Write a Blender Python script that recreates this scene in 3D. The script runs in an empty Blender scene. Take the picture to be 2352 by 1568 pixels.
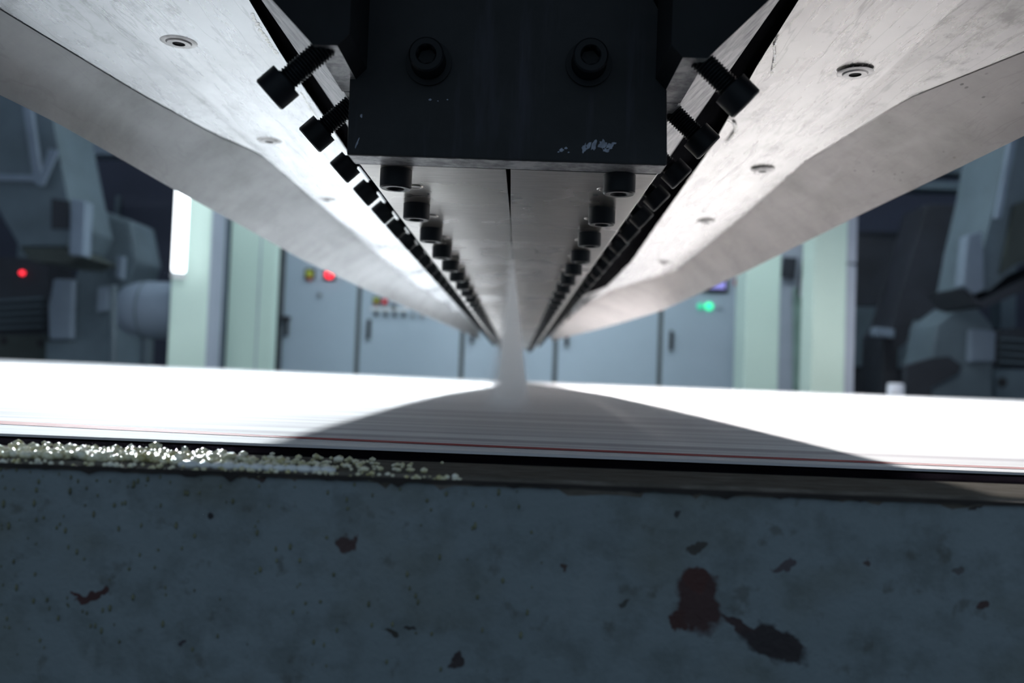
import bpy, bmesh, math, random
from mathutils import Vector, Matrix

random.seed(7)
scene = bpy.context.scene
col = scene.collection

# ------------------------------------------------------------------ camera
ZC = 0.80                       # camera height above the floor
FPX = 2000.0                    # focal length in pixels of a 2352 x 1568 frame
ROLL = math.radians(2.15)
YAW = math.radians(0.4495)
PITCH = math.radians(2.0463)
FW = Vector((-math.sin(YAW) * math.cos(PITCH), math.cos(YAW) * math.cos(PITCH), math.sin(PITCH)))
R0 = Vector((math.cos(YAW), math.sin(YAW), 0))
U0 = R0.cross(FW)
RV = math.cos(ROLL) * R0 + math.sin(ROLL) * U0
UV = -math.sin(ROLL) * R0 + math.cos(ROLL) * U0
cam_data = bpy.data.cameras.new('camera')
cam = bpy.data.objects.new('camera', cam_data)
col.objects.link(cam)
m = Matrix((RV, UV, -FW)).transposed().to_4x4()
m.translation = (0, 0, ZC)
cam.matrix_world = m
cam_data.sensor_width = 36
cam_data.lens = FPX / 2352 * 36
cam_data.clip_start = 0.02
cam_data.dof.use_dof = True
cam_data.dof.focus_distance = 0.46
cam_data.dof.aperture_fstop = 7.5
scene.camera = cam

# ------------------------------------------------------------------ world, exposure
world = bpy.data.worlds.new('hall_ambience')
scene.world = world
world.use_nodes = True
bg = world.node_tree.nodes['Background']
bg.inputs[0].default_value = (0.58, 0.76, 0.95, 1)
bg.inputs[1].default_value = 0.38
scene.view_settings.view_transform = 'Standard'
scene.view_settings.look = 'None'
scene.view_settings.exposure = 0.0
scene.view_settings.gamma = 1.0
scene.view_settings.use_curve_mapping = False
scene.cycles.volume_bounces = 12          # light scatters within the fibre curtain
LAMP_L = 660.0                   # radiance of the machine lamps
LAMP_R = 700.0
LAMP_ADDED = 165.0
LAMP_COLUMN = 3.2


# ------------------------------------------------------------------ helpers
def at(px, py, Y):
    """point of the hall at depth Y that was measured at photo position px, py"""
    d = FW * FPX + RV * (px - 1176.0) + UV * (784.0 - py)
    p = d * (Y / d.y)
    return Vector((p.x, Y, p.z + ZC))


def tag(o, label=None, cat=None, group=None, kind=None):
    if label: o['label'] = label
    if cat: o['category'] = cat
    if group: o['group'] = group
    if kind: o['kind'] = kind
    return o


def empty(name, loc=(0, 0, 0)):
    o = bpy.data.objects.new(name, None)
    o.empty_display_size = 0.05
    o.location = loc
    col.objects.link(o)
    return o


def link(name, me, mat, parent=None, loc=None, smooth=False):
    o = bpy.data.objects.new(name, me)
    col.objects.link(o)
    if mat is not None and not me.materials:
        me.materials.append(mat)
    if smooth:
        me.polygons.foreach_set('use_smooth', [True] * len(me.polygons))
    if parent is not None:
        o.parent = parent
        base = Vector(parent.location)
        pp = parent.parent
        while pp is not None:
            base = base + Vector(pp.location)
            pp = pp.parent
        if loc is None:
            o.location = -base
        else:
            o.location = Vector(loc) - base
    elif loc is not None:
        o.location = loc
    return o


def from_bm(bm, name):
    me = bpy.data.meshes.new(name)
    bmesh.ops.recalc_face_normals(bm, faces=bm.faces)
    bm.to_mesh(me)
    bm.free()
    return me


def add_box(bm, lo, hi, bevel=0.0, seg=1):
    r = bmesh.ops.create_cube(bm, size=1.0)
    vs = r['verts']
    for v in vs:
        v.co = Vector([lo[i] + (v.co[i] + 0.5) * (hi[i] - lo[i]) for i in range(3)])
    if bevel > 0:
        es = list({e for v in vs for e in v.link_edges})
        bmesh.ops.bevel(bm, geom=es, offset=bevel, segments=seg, affect='EDGES', profile=0.6)


def box(name, lo, hi, mat, parent=None, bevel=0.0, seg=1):
    bm = bmesh.new()
    add_box(bm, lo, hi, bevel, seg)
    return link(name, from_bm(bm, name), mat, parent)


def extrude_poly(bm, pts, d):
    """closed polygon pts (Vectors) extruded by vector d"""
    a = [bm.verts.new(p) for p in pts]
    b = [bm.verts.new(Vector(p) + Vector(d)) for p in pts]
    n = len(pts)
    bm.faces.new(a)
    bm.faces.new(list(reversed(b)))
    for i in range(n):
        j = (i + 1) % n
        bm.faces.new((a[j], a[i], b[i], b[j]))


def prism(name, pxs, Y, depth, mat, parent=None, bevel=0.0):
    bm = bmesh.new()
    pts = [at(x, y, Y) for x, y in pxs]
    for p in pts:
        p.z = max(p.z, 0.0)
    extrude_poly(bm, pts, (0, depth, 0))
    if bevel:
        bmesh.ops.bevel(bm, geom=list(bm.edges), offset=bevel, segments=2, affect='EDGES', profile=0.6)
    return link(name, from_bm(bm, name), mat, parent)


def profile_y(name, prof, y0, y1, mat, parent=None, bevel=0.0):
    bm = bmesh.new()
    extrude_poly(bm, [Vector((x, y0, z + ZC)) for x, z in prof], (0, y1 - y0, 0))
    if bevel:
        bmesh.ops.bevel(bm, geom=list(bm.edges), offset=bevel, segments=2, affect='EDGES', profile=0.6)
    return link(name, from_bm(bm, name), mat, parent)


def lathe(bm, prof, axis_p, axis_d, n=24, cap=True):
    """prof: list of (r, t) along axis"""
    d = Vector(axis_d).normalized()
    u = d.orthogonal().normalized()
    v = d.cross(u)
    rings = []
    for r, t in prof:
        c = Vector(axis_p) + d * t
        if r < 1e-7:
            rings.append([bm.verts.new(c)])
        else:
            rings.append([bm.verts.new(c + (u * math.cos(2 * math.pi * i / n) + v * math.sin(2 * math.pi * i / n)) * r)
                          for i in range(n)])
    for a, b in zip(rings, rings[1:]):
        for i in range(n):
            j = (i + 1) % n
            if len(a) == 1 and len(b) == 1:
                continue
            if len(a) == 1:
                bm.faces.new((a[0], b[i], b[j]))
            elif len(b) == 1:
                bm.faces.new((a[i], a[j], b[0]))
            else:
                bm.faces.new((a[i], a[j], b[j], b[i]))
    if cap:
        for r in (rings[0], rings[-1]):
            if len(r) > 2:
                try:
                    bm.faces.new(r)
                except ValueError:
                    pass


def lathe_obj(name, prof, p, d, mat, parent=None, n=24, smooth=False, cap=True):
    bm = bmesh.new()
    lathe(bm, prof, p, d, n, cap)
    o = link(name, from_bm(bm, name), mat, parent)
    if smooth:
        shade(o.data)
    return o


def shade(me, angle=35):
    me.polygons.foreach_set('use_smooth', [True] * len(me.polygons))
    try:
        me.set_sharp_from_angle(angle=math.radians(angle))
    except Exception:
        pass


def tube(name, pts, r, mat, parent=None, n=10):
    """smooth tube along pts"""
    P = [Vector(p) for p in pts]
    bm = bmesh.new()
    rings = []
    for i, p in enumerate(P):
        t = (P[min(i + 1, len(P) - 1)] - P[max(i - 1, 0)]).normalized()
        u = t.cross(Vector((0.3, 1, 0.2))).normalized()
        v = t.cross(u)
        rings.append([bm.verts.new(p + (u * math.cos(2 * math.pi * k / n) + v * math.sin(2 * math.pi * k / n)) * r)
                      for k in range(n)])
    for a, b in zip(rings, rings[1:]):
        for k in range(n):
            bm.faces.new((a[k], a[(k + 1) % n], b[(k + 1) % n], b[k]))
    bm.faces.new(rings[0]); bm.faces.new(rings[-1])
    o = link(name, from_bm(bm, name), mat, parent)
    shade(o.data, 60)
    return o


def interp(tab, y):
    if y <= tab[0][0]:
        (a, va), (b, vb) = tab[0], tab[1]
    elif y >= tab[-1][0]:
        (a, va), (b, vb) = tab[-2], tab[-1]
        y = min(y, b + 0.3)
    else:
        for (a, va), (b, vb) in zip(tab, tab[1:]):
            if a <= y <= b:
                break
    return va + (vb - va) * (y - a) / (b - a)


# ------------------------------------------------------------------ materials
class NT:
    def __init__(self, name):
        self.m = bpy.data.materials.new(name)
        self.m.use_nodes = True
        self.t = self.m.node_tree
        self.b = self.t.nodes['Principled BSDF']
        self.out = self.t.nodes['Material Output']
        self.tc = None

    def n(self, typ, **kw):
        x = self.t.nodes.new(typ)
        for k, v in kw.items():
            setattr(x, k, v)
        return x

    def l(self, a, b):
        self.t.links.new(a, b)

    def coord(self, scale=(1, 1, 1), rot=(0, 0, 0)):
        g = self.n('ShaderNodeNewGeometry')
        mp = self.n('ShaderNodeMapping')
        mp.inputs['Scale'].default_value = scale
        mp.inputs['Rotation'].default_value = rot
        self.l(g.outputs['Position'], mp.inputs[0])
        return mp.outputs[0]

    def noise(self, scale, detail=4, rough=0.55, coord_scale=(1, 1, 1), rot=(0, 0, 0), dist=0.0):
        t = self.n('ShaderNodeTexNoise')
        t.inputs['Scale'].default_value = scale
        t.inputs['Detail'].default_value = detail
        t.inputs['Roughness'].default_value = rough
        t.inputs['Distortion'].default_value = dist
        self.l(self.coord(coord_scale, rot), t.inputs['Vector'])
        return t.outputs['Fac']

    def ramp(self, fac, stops):
        r = self.n('ShaderNodeValToRGB')
        e = r.color_ramp.elements
        while len(e) < len(stops):
            e.new(0.5)
        for el, (p, c) in zip(e, stops):
            el.position = p
            el.color = (c, c, c, 1) if isinstance(c, (int, float)) else (*c, 1)
        self.l(fac, r.inputs[0])
        return r.outputs[0]

    def mix(self, fac, a, b, mode='MIX'):
        x = self.n('ShaderNodeMix', data_type='RGBA', blend_type=mode)
        for sock, v in ((x.inputs[0], fac), (x.inputs[6], a), (x.inputs[7], b)):
            if isinstance(v, (int, float)):
                sock.default_value = v
            elif isinstance(v, tuple):
                sock.default_value = (*v, 1)
            else:
                self.l(v, sock)
        return x.outputs[2]

    def math(self, op, a, b=None, c=None):
        x = self.n('ShaderNodeMath', operation=op)
        for i, v in enumerate((a, b, c)):
            if v is None:
                continue
            if isinstance(v, (int, float)):
                x.inputs[i].default_value = v
            else:
                self.l(v, x.inputs[i])
        return x.outputs[0]

    def bump(self, h, strength=0.3, dist=0.002):
        b = self.n('ShaderNodeBump')
        b.inputs['Strength'].default_value = strength
        b.inputs['Distance'].default_value = dist
        self.l(h, b.inputs['Height'])
        self.l(b.outputs[0], self.b.inputs['Normal'])

    def set(self, color=None, rough=None, metal=None, spec=None):
        for key, v in (('Base Color', color), ('Roughness', rough), ('Metallic', metal), ('Specular IOR Level', spec)):
            if v is None:
                continue
            if isinstance(v, tuple):
                self.b.inputs[key].default_value = (*v, 1)
            elif isinstance(v, (int, float)):
                self.b.inputs[key].default_value = v
            else:
                self.l(v, self.b.inputs[key])
        return self


def plain(name, c, rough=0.5, metal=0.0, var=0.12, scale=6.0, spec=0.4):
    N = NT(name)
    f = N.noise(scale, 4)
    c0 = tuple(x * (1 - var) for x in c)
    c1 = tuple(min(1, x * (1 + var)) for x in c)
    N.set(N.ramp(f, [(0.3, c0), (0.7, c1)]), rough, metal, spec)
    return N.m


def emit(name, c, s):
    N = NT(name)
    N.set(tuple(min(1, x) for x in c), 0.4)
    N.b.inputs['Emission Color'].default_value = (*c, 1)
    N.b.inputs['Emission Strength'].default_value = s
    return N.m


M = {}
# blackened steel of bolts
N = NT('black_oxide_steel')
N.set(N.ramp(N.noise(60, 3), [(0.3, (0.0035, 0.0045, 0.006)), (0.7, (0.007, 0.009, 0.012))]), 0.45, 0.0, 0.22)
N.bump(N.noise(500, 2), 0.08, 0.0005)
M['bolt'] = N.m
M['socket'] = plain('socket_shadow_black', (0.004, 0.004, 0.005), 0.7, spec=0.1)

# end plate: black plate with streaks, pale scuffs
N = NT('blackened_plate_steel')
f1 = N.noise(28, 5, 0.65)
f2 = N.noise(9, 4, 0.6, (9, 1, 1))
c = N.ramp(f1, [(0.25, (0.014, 0.0155, 0.017)), (0.6, (0.028, 0.030, 0.033)), (0.8, (0.044, 0.042, 0.044))])
c = N.mix(N.ramp(f2, [(0.60, 0.0), (0.78, 0.55)]), c, (0.060, 0.060, 0.085))
N.set(c, N.ramp(f1, [(0.2, 0.45), (0.8, 0.65)]), 0.0, 0.22)
N.bump(N.noise(260, 3), 0.1, 0.0006)
M['plate'] = N.m
M['scuff'] = plain('pale_scuff', (0.30, 0.33, 0.40), 0.7, var=0.3, scale=400)
M['gapshade'] = plain('gap_shade_black', (0.006, 0.006, 0.007), 1.0, var=0.3, scale=30, spec=0.0)  # black that stands for the shade inside the gap
M['body'] = plain('die_body_black', (0.011, 0.0125, 0.0145), 0.6, var=0.3, scale=30, spec=0.2)

# ground lip steel of the die underside
N = NT('ground_lip_steel')
f1 = N.noise(60, 5, 0.6, (1, 7, 7))
f2 = N.noise(9, 4, 0.6)
c = N.ramp(f1, [(0.25, (0.30, 0.28, 0.255)), (0.75, (0.44, 0.415, 0.39))])
c = N.mix(N.ramp(f2, [(0.35, 0.6), (0.65, 0.0)]), c, (0.25, 0.22, 0.185))
N.set(c, N.ramp(f2, [(0.3, 0.20), (0.7, 0.38)]), 0.88)
N.bump(f1, 0.05, 0.0006)
M['lip'] = N.m

# worn bare steel
N = NT('mottled_bare_steel')
f1 = N.noise(75, 5, 0.7)
N.set(N.ramp(f1, [(0.30, (0.05, 0.05, 0.055)), (0.46, (0.22, 0.22, 0.23)), (0.62, (0.44, 0.44, 0.44))]), 0.45, 0.5)
N.bump(f1, 0.2, 0.001)
M['worn'] = N.m
M['edge'] = plain('bright_worn_edge', (0.45, 0.44, 0.43), 0.42, 0.6, 0.35, 120)


# aluminium hood sheets
def foil(name, tint, dark, speck, metal=0.85, r0=0.20, r1=0.32):
    N = NT(name)
    streak = N.noise(14, 5, 0.65, (10, 1.0, 10))
    cloud = N.noise(10, 6, 0.68)
    dirt = N.noise(26, 6, 0.74, (1.8, 0.8, 1))
    scratch = N.noise(30, 3, 0.5, (2.6, 0.22, 1), rot=(0, 0, 0.35))
    c = N.ramp(cloud, [(0.30, tuple(x * 0.62 for x in tint)), (0.52, tuple(x * 0.86 for x in tint)), (0.72, tint)])
    c = N.mix(N.ramp(streak, [(0.35, 0.25), (0.6, 0.0)]), c, tuple(x * 0.6 for x in tint))
    c = N.mix(N.ramp(dirt, [(0.56, 0.0), (0.70, dark)]), c, tuple(x * 0.34 for x in tint))
    c = N.mix(N.ramp(scratch, [(0.485, 0.0), (0.50, dark), (0.515, 0.0)]), c, tuple(x * 0.5 for x in tint))
    if speck:
        v = N.n('ShaderNodeTexVoronoi')
        v.inputs['Scale'].default_value = 170
        N.l(N.coord((1, 0.45, 1)), v.inputs['Vector'])
        sp = N.ramp(v.outputs['Distance'], [(0.10, 1.0), (0.17, 0.0)])
        gate = N.ramp(N.noise(22, 3), [(0.55, 0.0), (0.66, 1.0)])
        c = N.mix(N.math('MULTIPLY', sp, N.math('MULTIPLY', gate, speck)), c, (0.05, 0.045, 0.045))
    N.set(c, N.ramp(streak, [(0.3, r0), (0.7, r1)]), metal)
    N.bump(streak, 0.04, 0.001)
    return N.m


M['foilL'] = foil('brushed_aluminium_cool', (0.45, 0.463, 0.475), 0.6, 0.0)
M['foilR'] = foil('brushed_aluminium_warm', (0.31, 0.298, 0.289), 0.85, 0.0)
M['flapL'] = foil('hood_flap_aluminium_cool', (0.38, 0.39, 0.395), 0.2, 0.0, 0.35, 0.45, 0.6)
M['flapR'] = foil('hood_flap_aluminium_warm', (0.40, 0.372, 0.358), 0.25, 0.8, 0.35, 0.45, 0.6)
M['seal'] = plain('cream_sealant', (0.95, 0.92, 0.82), 0.45, 0.8, var=0.25, scale=300)

# running nonwoven web
N = NT('white_nonwoven_web')
s1 = N.noise(1.0, 5, 0.6, (0.9, 46, 1), rot=(0, 0, 0.0))
s2 = N.noise(1.0, 3, 0.6, (2.2, 120, 1))
c = N.ramp(s1, [(0.34, (0.50, 0.47, 0.50)), (0.48, (0.74, 0.73, 0.74)), (0.60, (0.87, 0.87, 0.87))])
c = N.mix(N.ramp(s2, [(0.38, 0.4), (0.55, 0.0)]), c, (0.60, 0.58, 0.62))
N.set(c, 0.75, 0.0, 0.25)
M['web'] = N.m
N = NT('red_edge_thread')
N.set(N.ramp(N.noise(1.0, 4, 0.6, (3, 160, 1)), [(0.30, (0.26, 0.035, 0.04)), (0.55, (0.38, 0.06, 0.065)), (0.75, (0.52, 0.20, 0.20))]), 0.7)
M['red'] = N.m
M['selvage'] = plain('white_selvage', (0.80, 0.80, 0.83), 0.7, var=0.08, scale=2)
M['belt'] = plain('black_belt_rubber', (0.006, 0.005, 0.007), 1.0, var=0.3, scale=50, spec=0.0)

# hall materials
M['pale'] = plain('pale_green_paint', (0.60, 0.755, 0.68), 0.45, var=0.03, scale=1.5)
M['palegrey'] = plain('grey_blue_trunking', (0.36, 0.40, 0.48), 0.5, var=0.05)
M['cab'] = plain('cabinet_grey_paint', (0.37, 0.45, 0.53), 0.42, var=0.05, scale=1.2)
M['cabdark'] = plain('cabinet_frame_dark', (0.12, 0.135, 0.14), 0.6)
M['black'] = plain('black_plastic', (0.012, 0.012, 0.014), 0.5)
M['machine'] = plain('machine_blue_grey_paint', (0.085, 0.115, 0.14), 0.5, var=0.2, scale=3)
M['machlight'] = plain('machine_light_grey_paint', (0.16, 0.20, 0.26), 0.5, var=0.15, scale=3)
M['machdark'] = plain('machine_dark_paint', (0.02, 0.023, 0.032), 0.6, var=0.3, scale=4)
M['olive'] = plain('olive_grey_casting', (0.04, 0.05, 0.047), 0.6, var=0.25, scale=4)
M['wall'] = plain('hall_wall_dark', (0.035, 0.04, 0.065), 0.8, var=0.25, scale=0.7)
M['floor'] = plain('hall_floor_concrete', (0.16, 0.17, 0.18), 0.7, var=0.2, scale=1.5)
M['white'] = plain('white_enamel', (0.75, 0.76, 0.76), 0.4, var=0.03)
M['hose'] = plain('beige_hose_rubber', (0.55, 0.47, 0.38), 0.5)
M['plasticwrap'] = plain('pale_plastic_film', (0.62, 0.64, 0.72), 0.3, var=0.3, scale=25)
M['steel'] = plain('dull_steel', (0.30, 0.31, 0.32), 0.4, 0.7)
M['yellow'] = plain('yellow_green_button', (0.42, 0.46, 0.06), 0.4)
M['redbtn'] = plain('dark_red_button', (0.42, 0.06, 0.06), 0.4)

# foreground beam paint with chips that show primer and rust
N = NT('chipped_blue_grey_paint')
f = N.noise(55, 6, 0.65)
big = N.noise(8, 4, 0.6)
c = N.ramp(big, [(0.3, (0.145, 0.182, 0.198)), (0.7, (0.190, 0.232, 0.256))])
c = N.mix(N.ramp(f, [(0.36, 0.5), (0.53, 0.0)]), c, (0.085, 0.104, 0.104))
c = N.mix(N.ramp(N.noise(70, 2, 0.5, (1, 1, 0.35), rot=(0, 0.4, 0)), [(0.66, 0.0), (0.72, 0.5)]), c, (0.19, 0.23, 0.25))
c = N.mix(N.ramp(N.noise(95, 3, 0.6), [(0.62, 0.0), (0.72, 0.6)]), c, (0.075, 0.080, 0.072))
c = N.mix(N.ramp(N.noise(16, 3, 0.5, (1, 1, 1.4)), [(0.52, 0.0), (0.72, 0.55)]), c, (0.105, 0.112, 0.088))
pos = N.coord()
warp = N.n('ShaderNodeTexNoise')
warp.inputs['Scale'].default_value = 130
warp.inputs['Detail'].default_value = 4
N.l(pos, warp.inputs['Vector'])
sub = N.n('ShaderNodeVectorMath', operation='SUBTRACT')
N.l(warp.outputs['Color'], sub.inputs[0]); sub.inputs[1].default_value = (0.5, 0.5, 0.5)
scl = N.n('ShaderNodeVectorMath', operation='SCALE')
N.l(sub.outputs[0], scl.inputs[0]); scl.inputs['Scale'].default_value = 0.012
add = N.n('ShaderNodeVectorMath', operation='ADD')
N.l(pos, add.inputs[0]); N.l(scl.outputs[0], add.inputs[1])
wp = add.outputs[0]
BEAM_Y = 0.330
CHIPS = [  # px, py, half width, half height (photo pixels), tilt, dark red / black
    (1605, 1385, 55, 75, 0.2, (0.050, 0.024, 0.024)), (1600, 1330, 24, 30, 0.5, (0.060, 0.022, 0.020)),
    (1555, 1425, 22, 28, -0.3, (0.050, 0.020, 0.018)), (1700, 1437, 60, 18, -0.35, (0.042, 0.026, 0.028)),
    (1785, 1480, 82, 40, -0.35, (0.026, 0.021, 0.024)), (792, 1246, 26, 26, 0.0, (0.058, 0.034, 0.034)),
    (480, 1186, 9, 15, 0.2, (0.016, 0.015, 0.018)), (1042, 1520, 17, 26, -0.5, (0.036, 0.028, 0.030)),
    (205, 1372, 34, 9, 0.35, (0.055, 0.022, 0.022)), (240, 1355, 24, 7, 0.6, (0.050, 0.020, 0.020)),
    (180, 1372, 25, 5, -0.5, (0.060, 0.024, 0.024)), (2258, 1387, 16, 14, 0, (0.060, 0.035, 0.035)),
    (2250, 1152, 30, 13, 0.4, (0.030, 0.022, 0.022)), (1610, 1254, 22, 10, 0.2, (0.050, 0.048, 0.044)),
    (1800, 1300, 26, 12, 0.1, (0.075, 0.065, 0.075)), (1560, 1172, 8, 10, 0, (0.035, 0.036, 0.038)),
    (600, 1092, 25, 12, 0.0, (0.040, 0.028, 0.026)), (1303, 1303, 10, 8, 0, (0.06, 0.04, 0.036)),
    (945, 1436, 18, 7, 0, (0.03, 0.03, 0.03)), (895, 1452, 14, 7, 0, (0.035, 0.034, 0.03)),
    (1430, 1388, 16, 9, 0.2, (0.055, 0.06, 0.058)), (415, 1480, 8, 8, 0, (0.045, 0.04, 0.05)),
    (1985, 1285, 10, 9, 0, (0.07, 0.055, 0.055)), (2205, 1310, 14, 12, 0, (0.085, 0.085, 0.09)),
]
for px, py, hw, hh, tilt, cc in CHIPS:
    p = at(px, py, BEAM_Y)
    s = BEAM_Y / FPX
    mp = N.n('ShaderNodeMapping', vector_type='TEXTURE')
    mp.inputs['Location'].default_value = p
    mp.inputs['Rotation'].default_value = (0, -tilt, 0)
    mp.inputs['Scale'].default_value = (hw * s, 1.0, hh * s)
    N.l(wp, mp.inputs[0])
    ln = N.n('ShaderNodeVectorMath', operation='LENGTH')
    N.l(mp.outputs[0], ln.inputs[0])
    c = N.mix(N.ramp(ln.outputs['Value'], [(0.80, 1.0), (1.0, 0.0)]), c, cc)
N.set(c, 0.5, 0.0, 0.35)
hh = N.math('ADD', f, N.math('MULTIPLY', N.noise(400, 3), 0.3))
N.bump(hh, 0.6, 0.0016)
M['beam'] = N.m
N = NT('bare_flange_steel')
f = N.noise(50, 6, 0.7, (1.0, 4, 4))
N.set(N.ramp(f, [(0.3, (0.075, 0.068, 0.058)), (0.55, (0.14, 0.127, 0.112)), (0.75, (0.23, 0.215, 0.195))]), 0.9, 0.0, 0.0)
N.bump(f, 0.3, 0.001)
M['flange'] = N.m
M['rust'] = plain('dark_rust_line', (0.022, 0.018, 0.017), 0.8, var=0.4, scale=60)
N = NT('yellowed_polymer_beads')
N.set(N.ramp(N.noise(180, 3), [(0.3, (0.42, 0.38, 0.14)), (0.5, (0.68, 0.66, 0.46)), (0.7, (0.85, 0.85, 0.76))]), 0.10, 0.0, 0.7)
N.b.inputs['Coat Weight'].default_value = 0.6
N.b.inputs['Coat Roughness'].default_value = 0.05
M['bead'] = N.m
M['melt'] = plain('glossy_melt_strip', (0.72, 0.75, 0.76), 0.07, var=0.15, scale=120, spec=0.8)
M['fleck'] = plain('yellow_fleck', (0.13, 0.14, 0.085), 0.5, var=0.4, scale=90)

# ------------------------------------------------------------------ hall shell
tag(box('floor', (-12, -3.0, -0.05), (12, 10.0, 0.0), M['floor']), 'dark concrete floor of the machine hall', 'floor', kind='structure')
tag(box('wall_back', (-12, 9.6, 0.0), (12, 9.8, 8.0), M['wall']), 'dark blue grey rear wall of the hall behind the cabinets', 'wall', kind='structure')


# ------------------------------------------------------------------ lamps of the machine and the column, plus added ones for the cabinets
def tube_lamp(name, p0, p1, r, mat, label, group=None, hood=None, back=None):
    root = empty(name, tuple((Vector(p0) + Vector(p1)) * 0.5))
    d = Vector(p1) - Vector(p0)
    L = d.length
    lathe_obj('glowing_tube', [(0, 0), (r * 0.8, 0), (r, r * 0.4), (r, L - r * 0.4), (r * 0.8, L), (0, L)], p0, d, mat, root, 16, True, False)
    for q, s in ((p0, -1), (p1, 1)):
        lathe_obj('end_cap', [(0, 0), (r * 1.1, 0), (r * 1.1, 0.03), (0, 0.03)], Vector(q) + d.normalized() * (0.0 if s > 0 else -0.03), d, M['white'], root, 16, True, False)
    if hood is not None:
        n = Vector(hood).normalized()
        t = d.normalized().cross(n)
        c0 = Vector(p0) + n * (r + 0.006)
        bm = bmesh.new()
        w, h = 0.055, 0.04
        prof = [c0 - t * w - n * 0.015, c0 - t * 0.03 + n * h * 0.4, c0 - t * 0.03 + n * h, c0 + t * 0.03 + n * h,
                c0 + t * 0.03 + n * h * 0.4, c0 + t * w - n * 0.015, c0 + t * 0.026, c0 - t * 0.026]
        extrude_poly(bm, prof, d)
        link('housing', from_bm(bm, 'housing'), M['white'], root)
        for k in (0.2, 0.8):
            q = Vector(p0) + d * k + n * (h + r)
            tube('hanger', [q, q + Vector((0, 0, 0.6))], 0.006, M['steel'], root, 6)
    tag(root, label, 'lamp', group)
    return root


M['tubeL'] = emit('machine_lamp_cool', (0.90, 0.97, 1.0), LAMP_L)
M['tubeR'] = emit('machine_lamp_warm', (1.0, 0.975, 0.95), LAMP_R)
M['tubeH'] = emit('added_lamp_glow', (0.86, 0.97, 1.0), LAMP_ADDED)
M['tubeC'] = emit('column_lamp_glow', (0.90, 0.96, 1.0), LAMP_COLUMN)
tube_lamp('fluorescent_lamp', (-0.85, 1.45, ZC + 0.722), (-0.85, 2.65, ZC + 0.722), 0.016, M['tubeL'],
          'cool fluorescent lamp hanging beside the left hood sheet of the die', hood=(-0.45, 0, 1))
tube_lamp('fluorescent_lamp', (0.69, 1.45, ZC + 0.863), (0.69, 2.65, ZC + 0.863), 0.016, M['tubeR'],
          'warm fluorescent lamp hanging beside the right hood sheet of the die', hood=(0.45, 0, 1))
for x in (-1.25, 0.15, 1.55):  # unseen lamps added to brighten the cabinets
    tube_lamp('added_tube_lamp', (x - 0.6, 5.3, 3.3), (x + 0.6, 5.3, 3.3), 0.020, M['tubeH'],
              {-1.25: 'leftmost unseen tube lamp added to light the grey cabinets', 0.15: 'middle unseen tube lamp added to light the grey cabinets',
               1.55: 'rightmost unseen tube lamp added to light the grey cabinets'}[x], 'added cabinet tube lamps', hood=(0, -0.3, 1))
tube_lamp('column_tube_lamp', (-1.758, 4.44, ZC + 0.447), (-1.758, 4.44, ZC + 1.62), 0.034, M['tubeC'],
          'bright white vertical tube lamp on the front of the pale left column')

# ------------------------------------------------------------------ foreground conveyor beam
ZB = -0.040
root = empty('conveyor_beam', (0, BEAM_Y, ZC - 0.19))
bm = bmesh.new()
add_box(bm, (-1.65, BEAM_Y, ZC - 0.34), (1.65, BEAM_Y + 0.008, ZC + ZB - 0.0022), 0.0012)
link('painted_web_plate', from_bm(bm, 'face'), M['beam'], root)
bm = bmesh.new()
nx = 480
rnd = random.Random(3)
# top flange: ragged bare front edge
top = []
for i in range(nx + 1):
    x = -1.65 + 3.3 * i / nx
    j = rnd.uniform(-0.0007, 0.0007)
    top.append([bm.verts.new((x, BEAM_Y + 0.0004 + j * 0.5, ZC + ZB - 0.006)), bm.verts.new((x, BEAM_Y + 0.0002 + j, ZC + ZB - 0.0012 + j * 0.4)),
                bm.verts.new((x, BEAM_Y + 0.002 + j, ZC + ZB)), bm.verts.new((x, BEAM_Y + 0.050, ZC + ZB)),
                bm.verts.new((x, BEAM_Y + 0.050, ZC + ZB - 0.006))])
for a, b in zip(top, top[1:]):
    for k in range(5):
        bm.faces.new((a[k], a[(k + 1) % 5], b[(k + 1) % 5], b[k]))
bm.faces.new(top[0]); bm.faces.new(top[-1])
link('top_flange', from_bm(bm, 'flange'), M['flange'], root)
# rusty line where the paint has broken away below the flange edge
bm = bmesh.new()
up, dn = [], []
for i in range(991):
    x = -1.65 + 3.3 * i / 990
    h = 0.0002 + abs(rnd.gauss(0, 0.0005)) + (0.0016 if rnd.random() < 0.04 else 0)
    up.append((x, ZC + ZB - 0.0012)); dn.append((x, ZC + ZB - 0.0022 - h))
for (xa, ua), (xb, ub), (xc, da), (xd, db) in zip(up, up[1:], dn, dn[1:]):
    vs = [bm.verts.new((xa, BEAM_Y - 0.0005, ua)), bm.verts.new((xb, BEAM_Y - 0.0005, ub)),
          bm.verts.new((xd, BEAM_Y - 0.0005, db)), bm.verts.new((xc, BEAM_Y - 0.0005, da))]
    bm.faces.new(vs)
bmesh.ops.remove_doubles(bm, verts=bm.verts, dist=1e-6)
bmesh.ops.solidify(bm, geom=list(bm.faces), thickness=0.0009)
link('rusty_paint_break', from_bm(bm, 'rust'), M['rust'], root)
for sx in (-1.5, 1.5):
    box('beam_foot', (sx - 0.05, BEAM_Y + 0.0085, 0.0), (sx + 0.05, BEAM_Y + 0.05, ZC + ZB - 0.0065), M['beam'], root)
tag(root, 'blue grey painted steel conveyor beam with rusty chips across the foreground', 'beam')

# polymer bead crust on the flange
bm = bmesh.new()
rnd = random.Random(11)


def blob(bm, c, r, sub=1, sq=(1, 1, 1)):
    res = bmesh.ops.create_icosphere(bm, subdivisions=sub, radius=r)
    for v in res['verts']:
        v.co = Vector((v.co.x * sq[0], v.co.y * sq[1], v.co.z * sq[2])) + Vector(c)


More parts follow.
